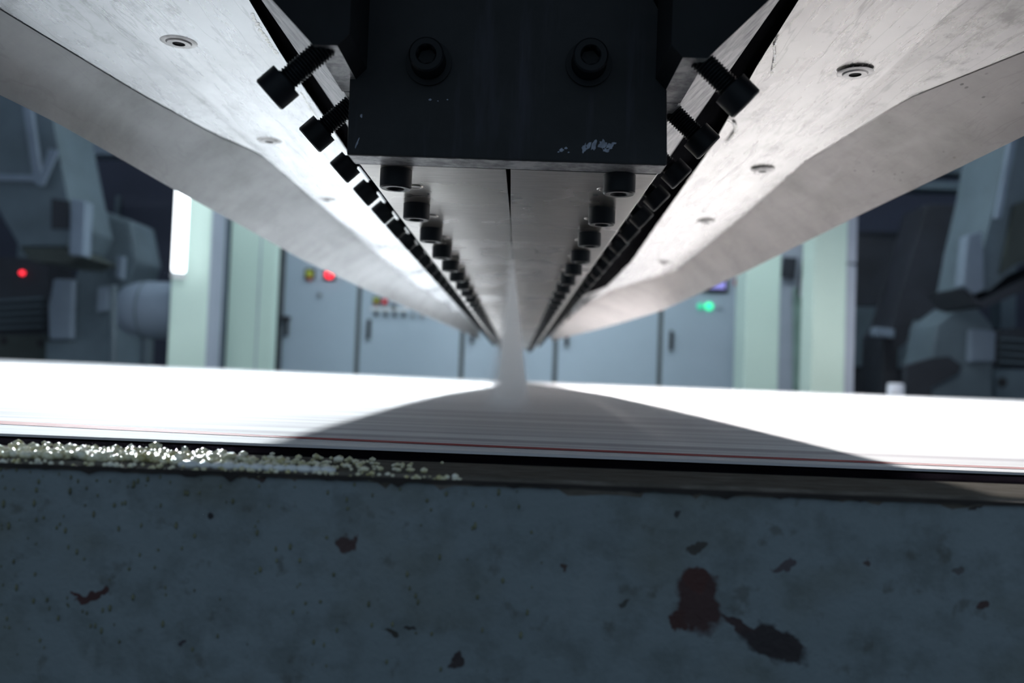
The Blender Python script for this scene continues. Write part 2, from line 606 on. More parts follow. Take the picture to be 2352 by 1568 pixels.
for i in range(2050):
    t = rnd.uniform(-0.45, 1.0)
    x = -0.30 + 0.275 * t
    if t < -0.1 and rnd.random() < (-0.1 - t) / 0.35:
        continue
    if t > 0.62 and rnd.random() < (t - 0.62) / 0.38 * 1.02:
        continue
    y = BEAM_Y + 0.004 + abs(rnd.gauss(0, 0.017))
    if y > BEAM_Y + 0.047:
        continue
    r = rnd.uniform(0.0008, 0.0021) * (1.0 if t < 0.7 else 0.75)
    blob(bm, (x, y, ZC + ZB + r * 0.55 + rnd.random() ** 3 * 0.0016), r, 1, (rnd.uniform(0.8, 1.6), rnd.uniform(0.8, 1.3), rnd.uniform(0.7, 1.1)))
for i in range(260):
    x = rnd.uniform(-0.30, -0.02)
    blob(bm, (x, BEAM_Y + rnd.uniform(-0.0004, 0.0015), ZC + ZB - rnd.uniform(0.0, 0.0022)), rnd.uniform(0.0005, 0.0013), 1, (1.2, 0.6, 1))
me = from_bm(bm, 'beads')
shade(me, 80)
tag(link('polymer_bead_crust', me, M['bead']), 'glittering yellowish crust of polymer beads on the left end of the beam flange', 'bead crust', kind='stuff')
bm = bmesh.new()
x = -0.128
while x < -0.073:
    l = rnd.uniform(0.004, 0.009)
    blob(bm, (x + l / 2, BEAM_Y + 0.0022, ZC + ZB + 0.0004), 0.0016, 2, (l / 0.0030, 1.3, rnd.uniform(0.8, 1.1)))
    x += l * 0.86
me = from_bm(bm, 'melt')
shade(me, 80)
tag(link('melted_polymer_strip', me, M['melt']), 'bright glossy strip of melted polymer along the beam front edge', 'polymer strip')
bm = bmesh.new()
for i in range(170):
    px = rnd.random() ** 1.6 * 1250
    py = 1075 + px * 0.042 + rnd.random() ** 1.5 * 430
    p = at(px, py, BEAM_Y)
    s = rnd.uniform(0.0003, 0.0008)
    blob(bm, (p.x, BEAM_Y - 0.0001, p.z), s, 1, (0.9, 0.6, rnd.uniform(1.0, 2.2)))
me = from_bm(bm, 'flecks')
shade(me, 80)
tag(link('polymer_flecks', me, M['fleck']), 'tiny yellowish polymer flecks stuck on the painted beam face', 'flecks', kind='stuff')

# ------------------------------------------------------------------ belt and running web
ZW = -0.038
WX = 3.4


def web_z(x, y):
    """the far edge of the web lifts slightly towards the left"""
    k = max(0.0, (y - 1.2) / 2.7)
    lift = 0.0105 * max(0.0, -x) / 2.3 * k * k
    wob = 0.0012 * math.sin(x * 9.0 + 0.6) * k ** 4 * (1 if -1.9 < x < -1.0 else 0.25)
    return ZC + ZW + lift + wob


def sheet(name, xs, ys, zf, mat, parent, thick):
    bm = bmesh.new()
    g = [[bm.verts.new((x, y, zf(x, y))) for x in xs] for y in ys]
    for a, b in zip(g, g[1:]):
        for i in range(len(xs) - 1):
            bm.faces.new((a[i], a[i + 1], b[i + 1], b[i]))
    bmesh.ops.recalc_face_normals(bm, faces=bm.faces)
    bmesh.ops.solidify(bm, geom=list(bm.faces), thickness=thick)
    o = link(name, from_bm(bm, name), mat, parent)
    return o


xs = [-WX + 2 * WX * i / 90 for i in range(91)]
ys = [0.414, 0.45, 0.55, 0.7, 0.9, 1.2, 1.6, 2.0, 2.4, 2.8, 3.2, 3.5, 3.8, 3.95]
wroot = empty('nonwoven_web', (0, 0.414, ZC + ZW))
o = sheet('web_sheet', xs, ys, web_z, M['web'], wroot, 0.0012)
# red thread line and white selvage near the front edge
red = [(-1.2, 0.560), (-0.9, 0.535), (-0.6, 0.510), (-0.284, 0.4785), (-0.207, 0.4685), (-0.131, 0.4545), (-0.018, 0.4455), (0.069, 0.4400), (0.177, 0.4375), (0.251, 0.435), (0.6, 0.432), (1.2, 0.43)]
bm = bmesh.new()
pa = None
for x, y in red:
    w = 0.011 if x < -0.2 else 0.0055
    v = (bm.verts.new((x, y - w, ZC + ZW + 0.0002)), bm.verts.new((x, y + w, ZC + ZW + 0.0002)), bm.verts.new((x, y, ZC + ZW + 0.0007)))
    if pa:
        bm.faces.new((pa[0], pa[2], v[2], v[0]))
        bm.faces.new((pa[2], pa[1], v[1], v[2]))
    pa = v
tag(link('red_edge_line', from_bm(bm, 'red'), M['red'], wroot), 'blurred dark red line along the web edge')
tag(wroot, 'white nonwoven web running across under the die', 'web')

broot = empty('conveyor_belt', (0, 0.40, ZC + ZW - 0.01))
bm = bmesh.new()
prof = [(0.388, -0.0445), (0.388, -0.0425), (0.395, -0.0405), (0.4115, -0.0398), (3.96, -0.0398), (3.97, -0.0445)]
extrude_poly(bm, [Vector((-WX, y, ZC + z)) for y, z in prof], (2 * WX, 0, 0))
link('belt_body', from_bm(bm, 'belt'), M['belt'], broot)
box('slider_bed', (-WX, 0.392, ZC - 0.075), (WX, 3.95, ZC - 0.046), M['machdark'], broot, 0.003)
for sx in (-2.2, 2.2):
    for y in (0.55, 3.75):
        box('support_leg', (sx - 0.05, y - 0.05, 0.0), (sx + 0.05, y + 0.05, ZC - 0.0755), M['machine'], broot, 0.004)
tag(broot, 'black rubber conveyor belt whose edge shows below the white web', 'conveyor belt')

# ------------------------------------------------------------------ the die
XC = -0.0085
HW = 0.0750
ZL = 0.101
Y0, Y1 = 0.430, 3.86
die = empty('fibre_die', (XC, Y0, ZC + ZL))
tag(die, 'long black and steel fibre spinning die hanging over the white web', 'die')
# two lip plates with the slit between them
for s, nm in ((-1, 'lip_plate'), (1, 'lip_plate')):
    xo = XC + s * HW
    xi = XC + s * 0.0004
    prof = [(xi, ZL), (xo - s * 0.0012, ZL), (xo, ZL + 0.0012), (xo, ZL + 0.022), (xo - s * 0.010, ZL + 0.036), (xi, ZL + 0.036)]
    bm = bmesh.new()
    # the slit opens slightly at the near end
    ya, yb, yc = Y0 + 0.0005, 0.56, Y1
    rings = []
    for y, g in ((ya, 0.0012), (yb, 0.0003), (yc, 0.0003)):
        rings.append([bm.verts.new((x if abs(x - xi) > 1e-6 else XC + s * g, y, z + ZC)) for x, z in prof])
    for a, b in zip(rings, rings[1:]):
        for i in range(6):
            bm.faces.new((a[i], a[(i + 1) % 6], b[(i + 1) % 6], b[i]))
    bm.faces.new(rings[0]); bm.faces.new(rings[-1])
    link('lip_plate', from_bm(bm, 'lip'), M['lip'], die)
box('slit_core', (XC - 0.012, Y0 + 0.002, ZC + ZL + 0.0365), (XC + 0.012, Y1, ZC + ZL + 0.06), M['body'], die)
# upper body, and an unseen beam box added to block lamplight across it
profile_y('die_body', [(XC - 0.073, 0.1375), (XC + 0.073, 0.1375), (XC + 0.085, 0.36), (XC - 0.085, 0.36)], 0.4305, Y1, M['body'], die)
profile_y('light_block_beam', [(XC - 0.15, 0.362), (XC + 0.15, 0.362), (XC + 0.22, 0.42), (XC + 0.22, 1.25), (XC - 0.22, 1.25), (XC - 0.22, 0.42)], 0.15, Y1 + 0.1, M['body'], die, 0.004)
# end plate
Yf, Yb = 0.411, 0.4295
pl = [(-0.0853, 0.1008), (0.0674, 0.1012), (0.0650, 0.1705), (0.0545, 0.1850), (0.0545, 0.24), (-0.0780, 0.24), (-0.0780, 0.1805), (-0.0858, 0.1680)]
o = profile_y('end_plate', pl, Yf, Yb, M['plate'], die, 0.0009)
ep = o
ep['label'] = 'thick black end plate with two socket screws'
# worn bright lower chamfer of the plate
bm = bmesh.new()
rr = random.Random(5)
prev = None
for i in range(61):
    t = i / 60
    x = -0.0845 + 0.151 * t
    z = 0.10085 + 0.0004 * t
    a = bm.verts.new((x, Yf + 0.0008 + rr.uniform(0, 0.0008), ZC + z - 0.00012))
    b = bm.verts.new((x, Yb - 0.0004, ZC + z - 0.00012))
    c_ = bm.verts.new((x, Yb - 0.0004, ZC + z + 0.0003))
    d_ = bm.verts.new((x, Yf + 0.0016, ZC + z + 0.0003))
    if prev:
        bm.faces.new((prev[0], prev[1], b, a)); bm.faces.new((prev[1], prev[2], c_, b)); bm.faces.new((prev[3], prev[0], a, d_))
    prev = (a, b, c_, d_)
link('worn_lower_edge', from_bm(bm, 'edge'), M['worn'], ep)
# pale scuff marks on the plate
rr = random.Random(9)


def scuff(pts, parent, name='scuff_mark', thick=0.00025):
    bm = bmesh.new()
    for cx, cy, rx, ry, tilt, n in pts:
        p = at(cx, cy, Yf)
        s = Yf / FPX
        vs = []
        for k in range(n):
            a = 2 * math.pi * k / n
            r = rr.uniform(0.6, 1.15)
            dx, dz = rx * r * math.cos(a), ry * r * math.sin(a)
            vs.append(Vector((p.x + (dx * math.cos(tilt) - dz * math.sin(tilt)) * s, Yf - thick, p.z + (dx * math.sin(tilt) + dz * math.cos(tilt)) * s)))
        extrude_poly(bm, vs, (0, thick + 0.0002, 0))
    return link(name, from_bm(bm, name), M['scuff'], parent)


scuff([(1342, 341, 6, 13, -0.2, 12), (1352, 334, 5, 11, -0.4, 12), (1364, 333, 7, 14, -0.3, 13)], ep)
scuff([(1385, 333, 12, 13, -0.2, 17), (1400, 336, 10, 8, 0.1, 14), (1392, 345, 9, 6, 0, 12), (1410, 329, 6, 3, 0.2, 8)], ep)
scuff([(1290, 345, 7, 5, 0.2, 9), (1300, 340, 4, 3, 0, 8), (1283, 349, 3, 2, 0, 7), (1306, 350, 2.5, 2, 0, 7)], ep)
scuff([(820, 329, 2.2, 13, -0.35, 12)], ep)
scuff([(830, 266, 3, 6, 0, 9)], ep)
scuff([(988, 229, 4, 2.5, 0, 8), (1006, 232, 2, 1.5, 0, 7), (1028, 229, 2.5, 1.8, 0, 7)], ep)


# ---- socket head screw mesh, axis +Z is the open socket end
def socket_head(name, R, H, n=28, hexr=None):
    """head with a hexagonal socket; base at t=0, open end at t=H"""
    bm = bmesh.new()
    hexr = hexr or R * 0.56
    ch = R * 0.09
    ring = lambda r, z: [bm.verts.new((r * math.cos(2 * math.pi * i / n), r * math.sin(2 * math.pi * i / n), z)) for i in range(n)]
    a = ring(R, 0); b = ring(R, H - ch); c = ring(R - ch, H); e = ring(hexr * 1.06, H)
    def hexring(z, k=1.0):
        out = []
        for i in range(n):
            an = 2 * math.pi * i / n
            seg = an % (math.pi / 3) - math.pi / 6
            r = hexr * k * math.cos(math.pi / 6) / math.cos(seg)
            out.append(bm.verts.new((r * math.cos(an), r * math.sin(an), z)))
        return out
    f = hexring(H - R * 0.10); g = hexring(H * 0.45)
    cen = bm.verts.new((0, 0, H * 0.38))
    low = bm.verts.new((0, 0, 0))
    for p, q in ((a, b), (b, c), (c, e), (e, f), (f, g)):
        for i in range(n):
            j = (i + 1) % n
            bm.faces.new((p[i], p[j], q[j], q[i]))
    for i in range(n):
        j = (i + 1) % n
        bm.faces.new((g[i], g[j], cen))
        bm.faces.new((a[j], a[i], low))
    me = from_bm(bm, name)
    shade(me, 40)
    me.materials.append(M['bolt'])
    return me


def thread_mesh(name, r, L, pitch, n=18):
    bm = bmesh.new()
    prof = []
    z = 0.0
    while z < L:
        prof += [(r * 0.84, z), (r, z + pitch * 0.35), (r, z + pitch * 0.55)]
        z += pitch
    prof.append((r * 0.9, L))
    lathe(bm, prof, (0, 0, 0), (0, 0, 1), n)
    me = from_bm(bm, name)
    shade(me, 25)
    me.materials.append(M['bolt'])
    return me


def place(name, me, parent, loc, axis, spin=0.0):
    o = bpy.data.objects.new(name, me)
    col.objects.link(o)
    q = Vector((0, 0, 1)).rotation_difference(Vector(axis).normalized())
    o.rotation_mode = 'QUATERNION'
    from mathutils import Quaternion
    o.rotation_quaternion = q @ Quaternion((0, 0, 1), spin)
    o.parent = parent
    o.location = Vector(loc) - (Vector(parent.location) if parent.parent is None else Vector(parent.parent.location) + Vector(parent.location))
    return o


# cap screws on the end plate
me_big = socket_head('cap_screw', 0.0082, 0.0115)
bm = bmesh.new()
lathe(bm, [(0.0084, 0.0), (0.0107, 0.0), (0.0110, 0.0006), (0.0110, 0.0016), (0.0084, 0.0018)], (0, 0, 0), (0, 0, 1), 28, False)
me_w = from_bm(bm, 'washer'); shade(me_w, 40); me_w.materials.append(M['bolt'])
for px, py in ((985, 146), (1352, 148)):
    p = at(px, py, Yf)
    s = place('cap_screw', me_big, ep, (p.x, Yf - 0.0015, p.z), (0, -1, 0), 0.2)
    place('screw_washer', me_w, ep, (p.x, Yf, p.z), (0, -1, 0))

# side rails: flat underside, 45 degree side face in which the side bolts sit
for s in (-1, 1):
    xi = XC + s * 0.0655
    xk = XC + s * 0.0835
    xo = XC + s * 0.1225
    zt = 0.137 + 0.039
    prof = [(xi, 0.137), (xk, 0.137), (xo, zt), (xo, 0.30), (xi, 0.30)]
    bm = bmesh.new()
    extrude_poly(bm, [Vector((x, 0.4302, z + ZC)) for x, z in prof], (0, Y1 - 0.4302, 0))
    me = from_bm(bm, 'rail')
    r = link('side_rail', me, M['worn'], die)
    # front block of the rail, reaches past the end plate
    xi2 = XC + s * 0.0690
    bm = bmesh.new()
    prof2 = [(xi2, 0.1425), (xi2 + s * 0.005, 0.1372), (xk + s * 0.001, 0.1372), (xo, zt), (xo, 0.30), (xi2, 0.30)]
    extrude_poly(bm, [Vector((x, 0.3680, z + ZC)) for x, z in prof2], (0, 0.0620, 0))
    me = from_bm(bm, 'block')
    me.materials.append(M['body']); me.materials.append(M['worn'])
    for pgn in me.polygons:
        if pgn.normal.z < -0.4 and pgn.normal.x * s > -0.2:
            pgn.material_index = 1
    link('rail_end_block', me, None, die)
    # added black strip: paints the gap's shade, keeps lamp light from leaking through
    profile_y('gap_shade_strip', [(xo + s * 0.0005, zt + 0.012), (xo + s * 0.085, zt + 0.030), (xo + s * 0.085, zt + 0.040), (xo + s * 0.0005, zt + 0.024)], 0.25, Y1, M['gapshade'], die)

# bolts under the lip plates
me_head = socket_head('lip_bolt', 0.0081, 0.0098)
rr = random.Random(2)
k = 0
y = 0.4405
while y < Y1 - 0.02:
    for s, dx in ((-1, 0.0572), (1, 0.0560)):
        yy = y - (0.006 if s > 0 else 0)
        place('lip_bolt', me_head, die, (XC + s * dx, yy, ZC + ZL), (0, 0, -1), rr.uniform(0, 1))
    y += 0.0902
# small flush plugs between the bolts
bm = bmesh.new()
lathe(bm, [(0.0, 0.0003), (0.0030, 0.0003), (0.0033, 0.0006), (0.0042, 0.0006), (0.0045, 0.0)], (0, 0, 0), (0, 0, 1), 20, False)
me_plug = from_bm(bm, 'plug'); shade(me_plug, 30); me_plug.materials.append(M['lip'])
for i in range(10):
    place('flush_plug', me_plug, die, (XC - 0.0520, 0.479 + i * 0.0902, ZC + ZL), (0, 0, -1))
    place('flush_plug', me_plug, die, (XC + 0.0520, 0.468 + i * 0.0902, ZC + ZL), (0, 0, -1))

# side bolts at 45 degrees
me_sh = socket_head('side_bolt', 0.0081, 0.0104)
me_th = thread_mesh('threaded_shank', 0.0051, 0.024, 0.0015)
n = 0
y = 0.376
while y < Y1 - 0.02:
    for s in (-1, 1):
        ax = Vector((s * 0.73, 0, -0.684)).normalized()
        if s < 0:
            base = Vector((-0.1058, y, ZC + 0.1240))
        else:
            base = Vector((0.0880, y + 0.001, ZC + 0.1277))
        b = place('side_bolt', me_sh, die, base, ax, rr.uniform(0, 1))
        t = bpy.data.objects.new('threaded_shank', me_th)
        col.objects.link(t)
        t.parent = b
        t.location = (0, 0, -0.0235)
    y += 0.074

# ------------------------------------------------------------------ hood sheets on either side of the die
K = 0.185 / 0.165
YS = [0.22, 0.32, 0.40, 0.48, 0.56, 0.64, 0.72, 0.80, 0.90, 1.0, 1.15, 1.3, 1.45, 1.6, 1.75, 1.9, 2.1, 2.3, 2.5, 2.75, 3.0, 3.3, 3.6]
LEFT = dict(
    A=[(0.437, -0.1435), (0.517, -0.148), (0.746, -0.153), (1.4, -0.155), (2.4, -0.150), (3.6, -0.142)],
    B=[(0.444, -0.2305), (0.75, -0.234), (1.05, -0.234), (1.79, -0.2395), (2.8, -0.19), (3.6, -0.160)],
    C=[(0.463, -0.269), (0.576, -0.261), (0.678, -0.250), (0.76, -0.2345), (1.05, -0.2345), (1.79, -0.240), (2.8, -0.1905), (3.6, -0.1605)],
    Dx=[(0.471, -0.29), (1.56, -0.29), (2.2, -0.255), (2.92, -0.203), (3.5, -0.168)],
    Dz=[(0.471, 0.1453), (0.53, 0.1465), (0.705, 0.1436), (0.898, 0.143), (1.149, 0.141), (1.56, 0.147), (2.2, 0.145), (2.92, 0.140), (3.5, 0.138)],
    Bz=[(0.4, 0.185), (3.6, 0.185)], side=-1)
RIGHT = dict(
    A=[(0.415, 0.129), (0.504, 0.1335), (0.677, 0.147), (0.781, 0.151), (1.0, 0.1595), (1.388, 0.175), (1.8, 0.176), (2.2, 0.125), (3.6, 0.115)],
    B=[(0.424, 0.2057), (0.569, 0.2145), (0.706, 0.2315), (0.982, 0.245), (1.51, 0.263), (1.857, 0.190), (2.2, 0.150), (2.6, 0.135), (3.6, 0.128)],
    C=[(0.444, 0.254), (0.54, 0.236), (0.69, 0.2335), (0.72, 0.2325), (0.982, 0.2455), (1.51, 0.2635), (1.857, 0.1905), (2.2, 0.1505), (2.6, 0.1355), (3.6, 0.1285)],
    Dx=[(0.505, 0.29), (1.78, 0.29), (2.3, 0.265), (2.745, 0.24), (3.09, 0.188), (3.6, 0.135)],
    Dz=[(0.505, 0.1495), (0.59, 0.1485), (0.749, 0.1476), (1.11, 0.1426), (1.41, 0.14), (1.78, 0.139), (2.3, 0.142), (2.745, 0.145), (3.09, 0.14), (3.6, 0.135)],
    Bz=[(0.4, 0.185), (1.6, 0.185), (1.857, 0.183), (2.2, 0.168), (2.6, 0.158), (3.6, 0.150)], side=1)


def strip_mesh(name, rails, nsub, thick):
    """rails: list over Y of point lists; smooth loft"""
    bm = bmesh.new()
    g = [[bm.verts.new(p) for p in row] for row in rails]
    for a, b in zip(g, g[1:]):
        for i in range(len(a) - 1):
            bm.faces.new((a[i], a[i + 1], b[i + 1], b[i]))
    bmesh.ops.recalc_face_normals(bm, faces=bm.faces)
    bmesh.ops.solidify(bm, geom=list(bm.faces), thickness=thick)
    me = from_bm(bm, name)
    shade(me, 40)
    return me


def ysub(ys, n=3):
    out = []
    for a, b in zip(ys, ys[1:]):
        out += [a + (b - a) * k / n for k in range(n)]
    return out + [ys[-1]]


def hood(P, label, plate_mat, flap_mat):
    s = P['side']
    root = empty('hood_sheet', (s * 0.2, 0.3, ZC + 0.185))
    rows_p, rows_f, rows_e = [], [], []
    for y in ysub(YS):
        a, b, c = interp(P['A'], y), interp(P['B'], y), interp(P['C'], y)
        if s * c < s * b: c = b
        dx, dz, bz = interp(P['Dx'], y), interp(P['Dz'], y), interp(P['Bz'], y)
        if s * dx < s * c: dx = c + s * 0.004
        rip = 0.0
        if s < 0 and y > 1.0:
            rip = 0.0065 * min(1, (y - 1.0) / 0.3) * (math.sin(y * 20.0) + 0.5 * math.sin(y * 43 + 1.0) - 1.55)
        row = []
        for k in range(7):
            t = k / 6
            row.append(Vector((a + (b - a) * t, y, ZC + 0.185 + (bz - 0.185) * t + rip * math.sin(math.pi * t) + (0.0015 * math.sin(7 * t + 3 * y) if y > 1.0 else 0) * (1 - t))))
        tri = abs(c - b)
        edge = Vector((c, y, ZC + bz - tri * 0.22))
        rows_e.append([row[-1].copy(), row[-1].lerp(edge, 0.5), edge])
        rows_p.append(row)
        fr = []
        top = edge
        for k in range(7):
            t = k / 6
            bow = math.sin(math.pi * t) * (0.005 + 0.002 * math.sin(3.3 * y + 1))
            fr.append(Vector((top.x + (dx - top.x) * t + s * bow, y, top.z - 0.0005 + (ZC + dz - top.z) * t + bow * 0.2)))
        # rolled hem at the lower edge
        e = fr[-1]
        fr.append(e + Vector((s * 0.0008, 0, 0.0012)))
        fr.append(e + Vector((s * 0.0004, 0, 0.004)))
        rows_f.append(fr)
    link('plate', strip_mesh('hood_plate', rows_p, 1, 0.0012 * (1 if s < 0 else -1)), plate_mat, root)
    ne = [r for r in rows_e if abs(r[2].x - r[0].x) > 0.0004]
    link('edge_strip', strip_mesh('hood_edge', ne, 1, 0.0010 * (1 if s < 0 else -1)), plate_mat, root)
    link('flap', strip_mesh('hood_flap', rows_f, 1, 0.0012 * (1 if s < 0 else -1)), flap_mat, root)
    tag(root, label, 'hood sheet')
    return root


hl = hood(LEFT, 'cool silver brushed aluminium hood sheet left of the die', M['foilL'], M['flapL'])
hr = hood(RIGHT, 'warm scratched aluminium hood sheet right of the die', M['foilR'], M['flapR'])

# flat screws of the hood plates
bm = bmesh.new()
lathe(bm, [(0.0, 0.0006), (0.0030, 0.0006), (0.0036, 0.0013), (0.0066, 0.0013), (0.0074, 0.0005), (0.0095, 0.0005), (0.0104, 0.0)], (0, 0, 0), (0, 0, -1), 26, False)
me_sc = from_bm(bm, 'screw'); shade(me_sc, 30)
me_sc.materials.append(M['edge']); me_sc.materials.append(M['socket'])
for pgn in me_sc.polygons:
    c_ = pgn.center
    if math.hypot(c_.x, c_.y) < 0.0036:
        pgn.material_index = 1
for root, pts in ((hl, [(-0.203, 0.496), (-0.212, 0.711), (-0.218, 0.955), (-0.222, 1.20)]),
                  (hr, [(0.192, 0.508), (0.206, 0.752), (0.2126, 1.009), (0.228, 1.39)])):
    for x, y in pts:
        o = bpy.data.objects.new('countersunk_screw', me_sc)
        col.objects.link(o)
        o.parent = root
        o.location = Vector((x, y, ZC + 0.1838)) - Vector(root.location)

# cream sealant smears on the hood plates beside the bolts
rr = random.Random(21)


def smear(root, pts, w, z=ZC + 0.1838):
    bm = bmesh.new()
    for (xa, ya), (xb, yb) in zip(pts, pts[1:]):
        L = math.hypot(xb - xa, yb - ya)
        k = max(2, int(L / (w * 0.9)))
        for i in range(k):
            t = (i + rr.random() * 0.5) / k
            blob(bm, (xa + (xb - xa) * t + rr.uniform(-w, w) * 0.3, ya + (yb - ya) * t, z), w * rr.uniform(0.35, 0.8), 1, (1, 1.3, 0.25))
    me = from_bm(bm, 'smear')
    shade(me, 60)
    link('sealant_smear', me, M['seal'], root)


smear(hl, [(-0.1470, 0.452), (-0.1495, 0.480), (-0.1500, 0.512)], 0.0020)
smear(hl, [(-0.1535, 0.58), (-0.1555, 0.62), (-0.1560, 0.70)], 0.0015)
q = [at(x, y, 1.0) - Vector((0, 0, ZC)) for x, y in ((1672, 278), (1684, 284), (1689, 295), (1684, 310), (1676, 322), (1665, 330))]
smear(hr, [(p.x * 0.1838 / p.z, p.y * 0.1838 / p.z) for p in q], 0.0020)
q = [at(x, y, 1.0) - Vector((0, 0, ZC)) for x, y in ((1785, 90), (1778, 110), (1780, 135), (1772, 170))]
smear(hr, [(p.x * 0.1838 / p.z, p.y * 0.1838 / p.z) for p in q], 0.0012)

# ------------------------------------------------------------------ falling fibre curtain
bm = bmesh.new()
ya, yb = 0.60, 3.72
ht, hb = 0.0030, 0.0275
zt, zb = ZC + ZL - 0.0006, ZC + ZW + 0.0012
v = [bm.verts.new(p) for p in ((XC - ht, ya, zt), (XC + ht, ya, zt), (XC + ht, yb, zt), (XC - ht, yb, zt),
                               (XC - hb, ya, zb), (XC + hb, ya, zb), (XC + hb, yb, zb), (XC - hb, yb, zb))]
for f in ((0, 1, 2, 3), (7, 6, 5, 4), (0, 4, 5, 1), (1, 5, 6, 2), (2, 6, 7, 3), (3, 7, 4, 0)):
    bm.faces.new([v[i] for i in f])
N = NT('fibre_curtain_mist')
N.t.nodes.remove(N.b)
vol = N.n('ShaderNodeVolumePrincipled')
vol.inputs['Color'].default_value = (0.99, 0.995, 1.0, 1)
vol.inputs['Anisotropy'].default_value = 0.0
g = N.n('ShaderNodeNewGeometry')
sp = N.n('ShaderNodeSeparateXYZ')
N.l(g.outputs['Position'], sp.inputs[0])
t = N.math('DIVIDE', N.math('SUBTRACT', zt, sp.outputs['Z']), zt - zb)          # 0 at the lip, 1 at the web
w = N.math('ADD', N.math('MULTIPLY', t, 0.0245), 0.0018)
u = N.math('DIVIDE', N.math('ABSOLUTE', N.math('SUBTRACT', sp.outputs['X'], XC)), w)
fall = N.math('MAXIMUM', N.math('SUBTRACT', 1.0, N.math('MULTIPLY', u, u)), 0.0)
near = N.n('ShaderNodeMapRange', interpolation_type='SMOOTHSTEP')
N.l(sp.outputs['Y'], near.inputs['Value'])
near.inputs['From Min'].default_value = 0.60
near.inputs['From Max'].default_value = 0.98
dens = N.math('MULTIPLY', fall, N.math('MULTIPLY', near.outputs[0], 4.6))
dens = N.math('DIVIDE', dens, N.math('ADD', N.math('MULTIPLY', t, 0.8), 0.2))
N.l(dens, vol.inputs['Density'])
N.l(vol.outputs[0], N.out.inputs['Volume'])
tag(link('fibre_curtain', from_bm(bm, 'curtain'), N.m), 'pale misty curtain of fibres falling from the die slit to the web', 'fibre curtain', kind='stuff')

# ------------------------------------------------------------------ control cabinets
CABY = 7.4
gaps = [-2.0594, -1.3749, -0.4821, 0.3142, 1.2018, 1.8923]
labels = ['grey control cabinet with a red lamp and an L-shaped handle, next to the left columns',
          'grey control cabinet with two small coloured lamps above a row of dark knobs',
          'plain grey control cabinet left of centre behind the fibre curtain',
          'plain grey control cabinet right of centre behind the die end',
          'grey control cabinet with two green lamps and a purple screen']
M['ledred'] = emit('red_signal_lamp', (1.0, 0.03, 0.05), 2.2)
M['ledred2'] = emit('dim_red_signal_lamp', (0.8, 0.08, 0.10), 0.25)
M['ledgreen'] = emit('green_signal_lamp', (0.05, 0.95, 0.45), 1.1)
M['ledgreen2'] = emit('dim_green_signal_lamp', (0.03, 0.60, 0.32), 0.7)
M['screen'] = emit('purple_screen_glow', (0.34, 0.32, 0.80), 0.45)


def knob(name, parent, x, z, r, mat, d=0.03, sq=None):
    if sq:
        pl_ = box('lamp_plate', (x - sq, CABY - 0.012, z - sq), (x + sq, CABY - 0.0005, z + sq), M['black'], parent, 0.003)
    lathe_obj(name, [(0, d), (r * 0.75, d), (r, d * 0.7), (r, 0), (0, 0)], (x, CABY - 0.012 if sq else CABY - 0.0005, z), (0, -1, 0), mat, parent, 18, True, False)


for i in range(5):
    xa, xb = gaps[i], gaps[i + 1]
    root = empty('control_cabinet', ((xa + xb) / 2, CABY + 0.25, 0))
    box('cabinet_body', (xa + 0.003, CABY + 0.02, 0.0), (xb - 0.003, CABY + 0.55, 2.05), M['cabdark'], root, 0.004)
    dr = box('cabinet_door', (xa + (0.045 if i == 0 else 0.020), CABY, 0.10), (xb - 0.020, CABY + 0.0195, 2.02), M['cab'], root, 0.006, 2)
    # handle is part of the door
    hx = [-1.978, -1.278, -0.398, 0.407, 1.291][i]
    hz = ZC + 0.322
    h = box('door_handle', (hx - 0.016, CABY - 0.030, hz - 0.085), (hx + 0.016, CABY - 0.002, hz + 0.085), M['black'], dr, 0.006, 2)
    if i == 0:
        box('handle_lever', (hx - 0.055, CABY - 0.045, hz + 0.055), (hx + 0.035, CABY - 0.020, hz + 0.085), M['black'], dr, 0.006)
    else:
        box('handle_lever', (hx - 0.010, CABY - 0.044, hz - 0.060), (hx + 0.010, CABY - 0.031, hz + 0.060), M['black'], dr, 0.004)
    if i == 0:
        knob('signal_lamp', root, -1.803, ZC + 0.775, 0.032, M['yellow'], sq=0.046)
        knob('signal_lamp', root, -1.803, ZC + 0.735, 0.022, M['redbtn'], sq=None)
        knob('signal_lamp', root, -1.634, ZC + 0.775, 0.036, M['ledred'], sq=0.050)
        knob('lock_cylinder', root, -1.710, ZC + 0.600, 0.018, M['steel'])
    if i == 1:
        knob('signal_lamp', root, -1.2246, ZC + 0.572, 0.022, M['yellow'], sq=0.032)
        knob('signal_lamp', root, -1.2246, ZC + 0.540, 0.016, M['redbtn'])
        knob('signal_lamp', root, -1.1538, ZC + 0.562, 0.020, M['ledred2'], sq=0.030)
        knob('selector_knob', root, -1.0741, ZC + 0.530, 0.020, M['black'])
        box('name_strip', (-1.27, CABY - 0.006, ZC + 0.490), (-0.95, CABY - 0.0005, ZC + 0.512), M['white'], root)
        for k in range(6):
            knob('selector_knob', root, -1.220 + 0.078 * k, ZC + 0.457, 0.020, M['black'] if k < 4 else M['steel'])
    if i == 4:
        knob('signal_lamp', root, 1.529, ZC + 0.622, 0.026, M['ledgreen2'])
        knob('signal_lamp', root, 1.603, ZC + 0.624, 0.034, M['ledgreen'])
        knob('selector_knob', root, 1.685, ZC + 0.620, 0.018, M['palegrey'])
        box('screen_frame', (1.520, CABY - 0.03, ZC + 0.745), (1.755, CABY - 0.0005, ZC + 0.945), M['black'], root, 0.006)
        box('touch_screen', (1.545, CABY - 0.034, ZC + 0.775), (1.730, CABY - 0.0305, ZC + 0.920), M['screen'], root)
        knob('stop_button', root, 1.834, ZC + 0.838, 0.030, M['redbtn'])
    tag(root, labels[i], 'cabinet', 'row of grey control cabinets')

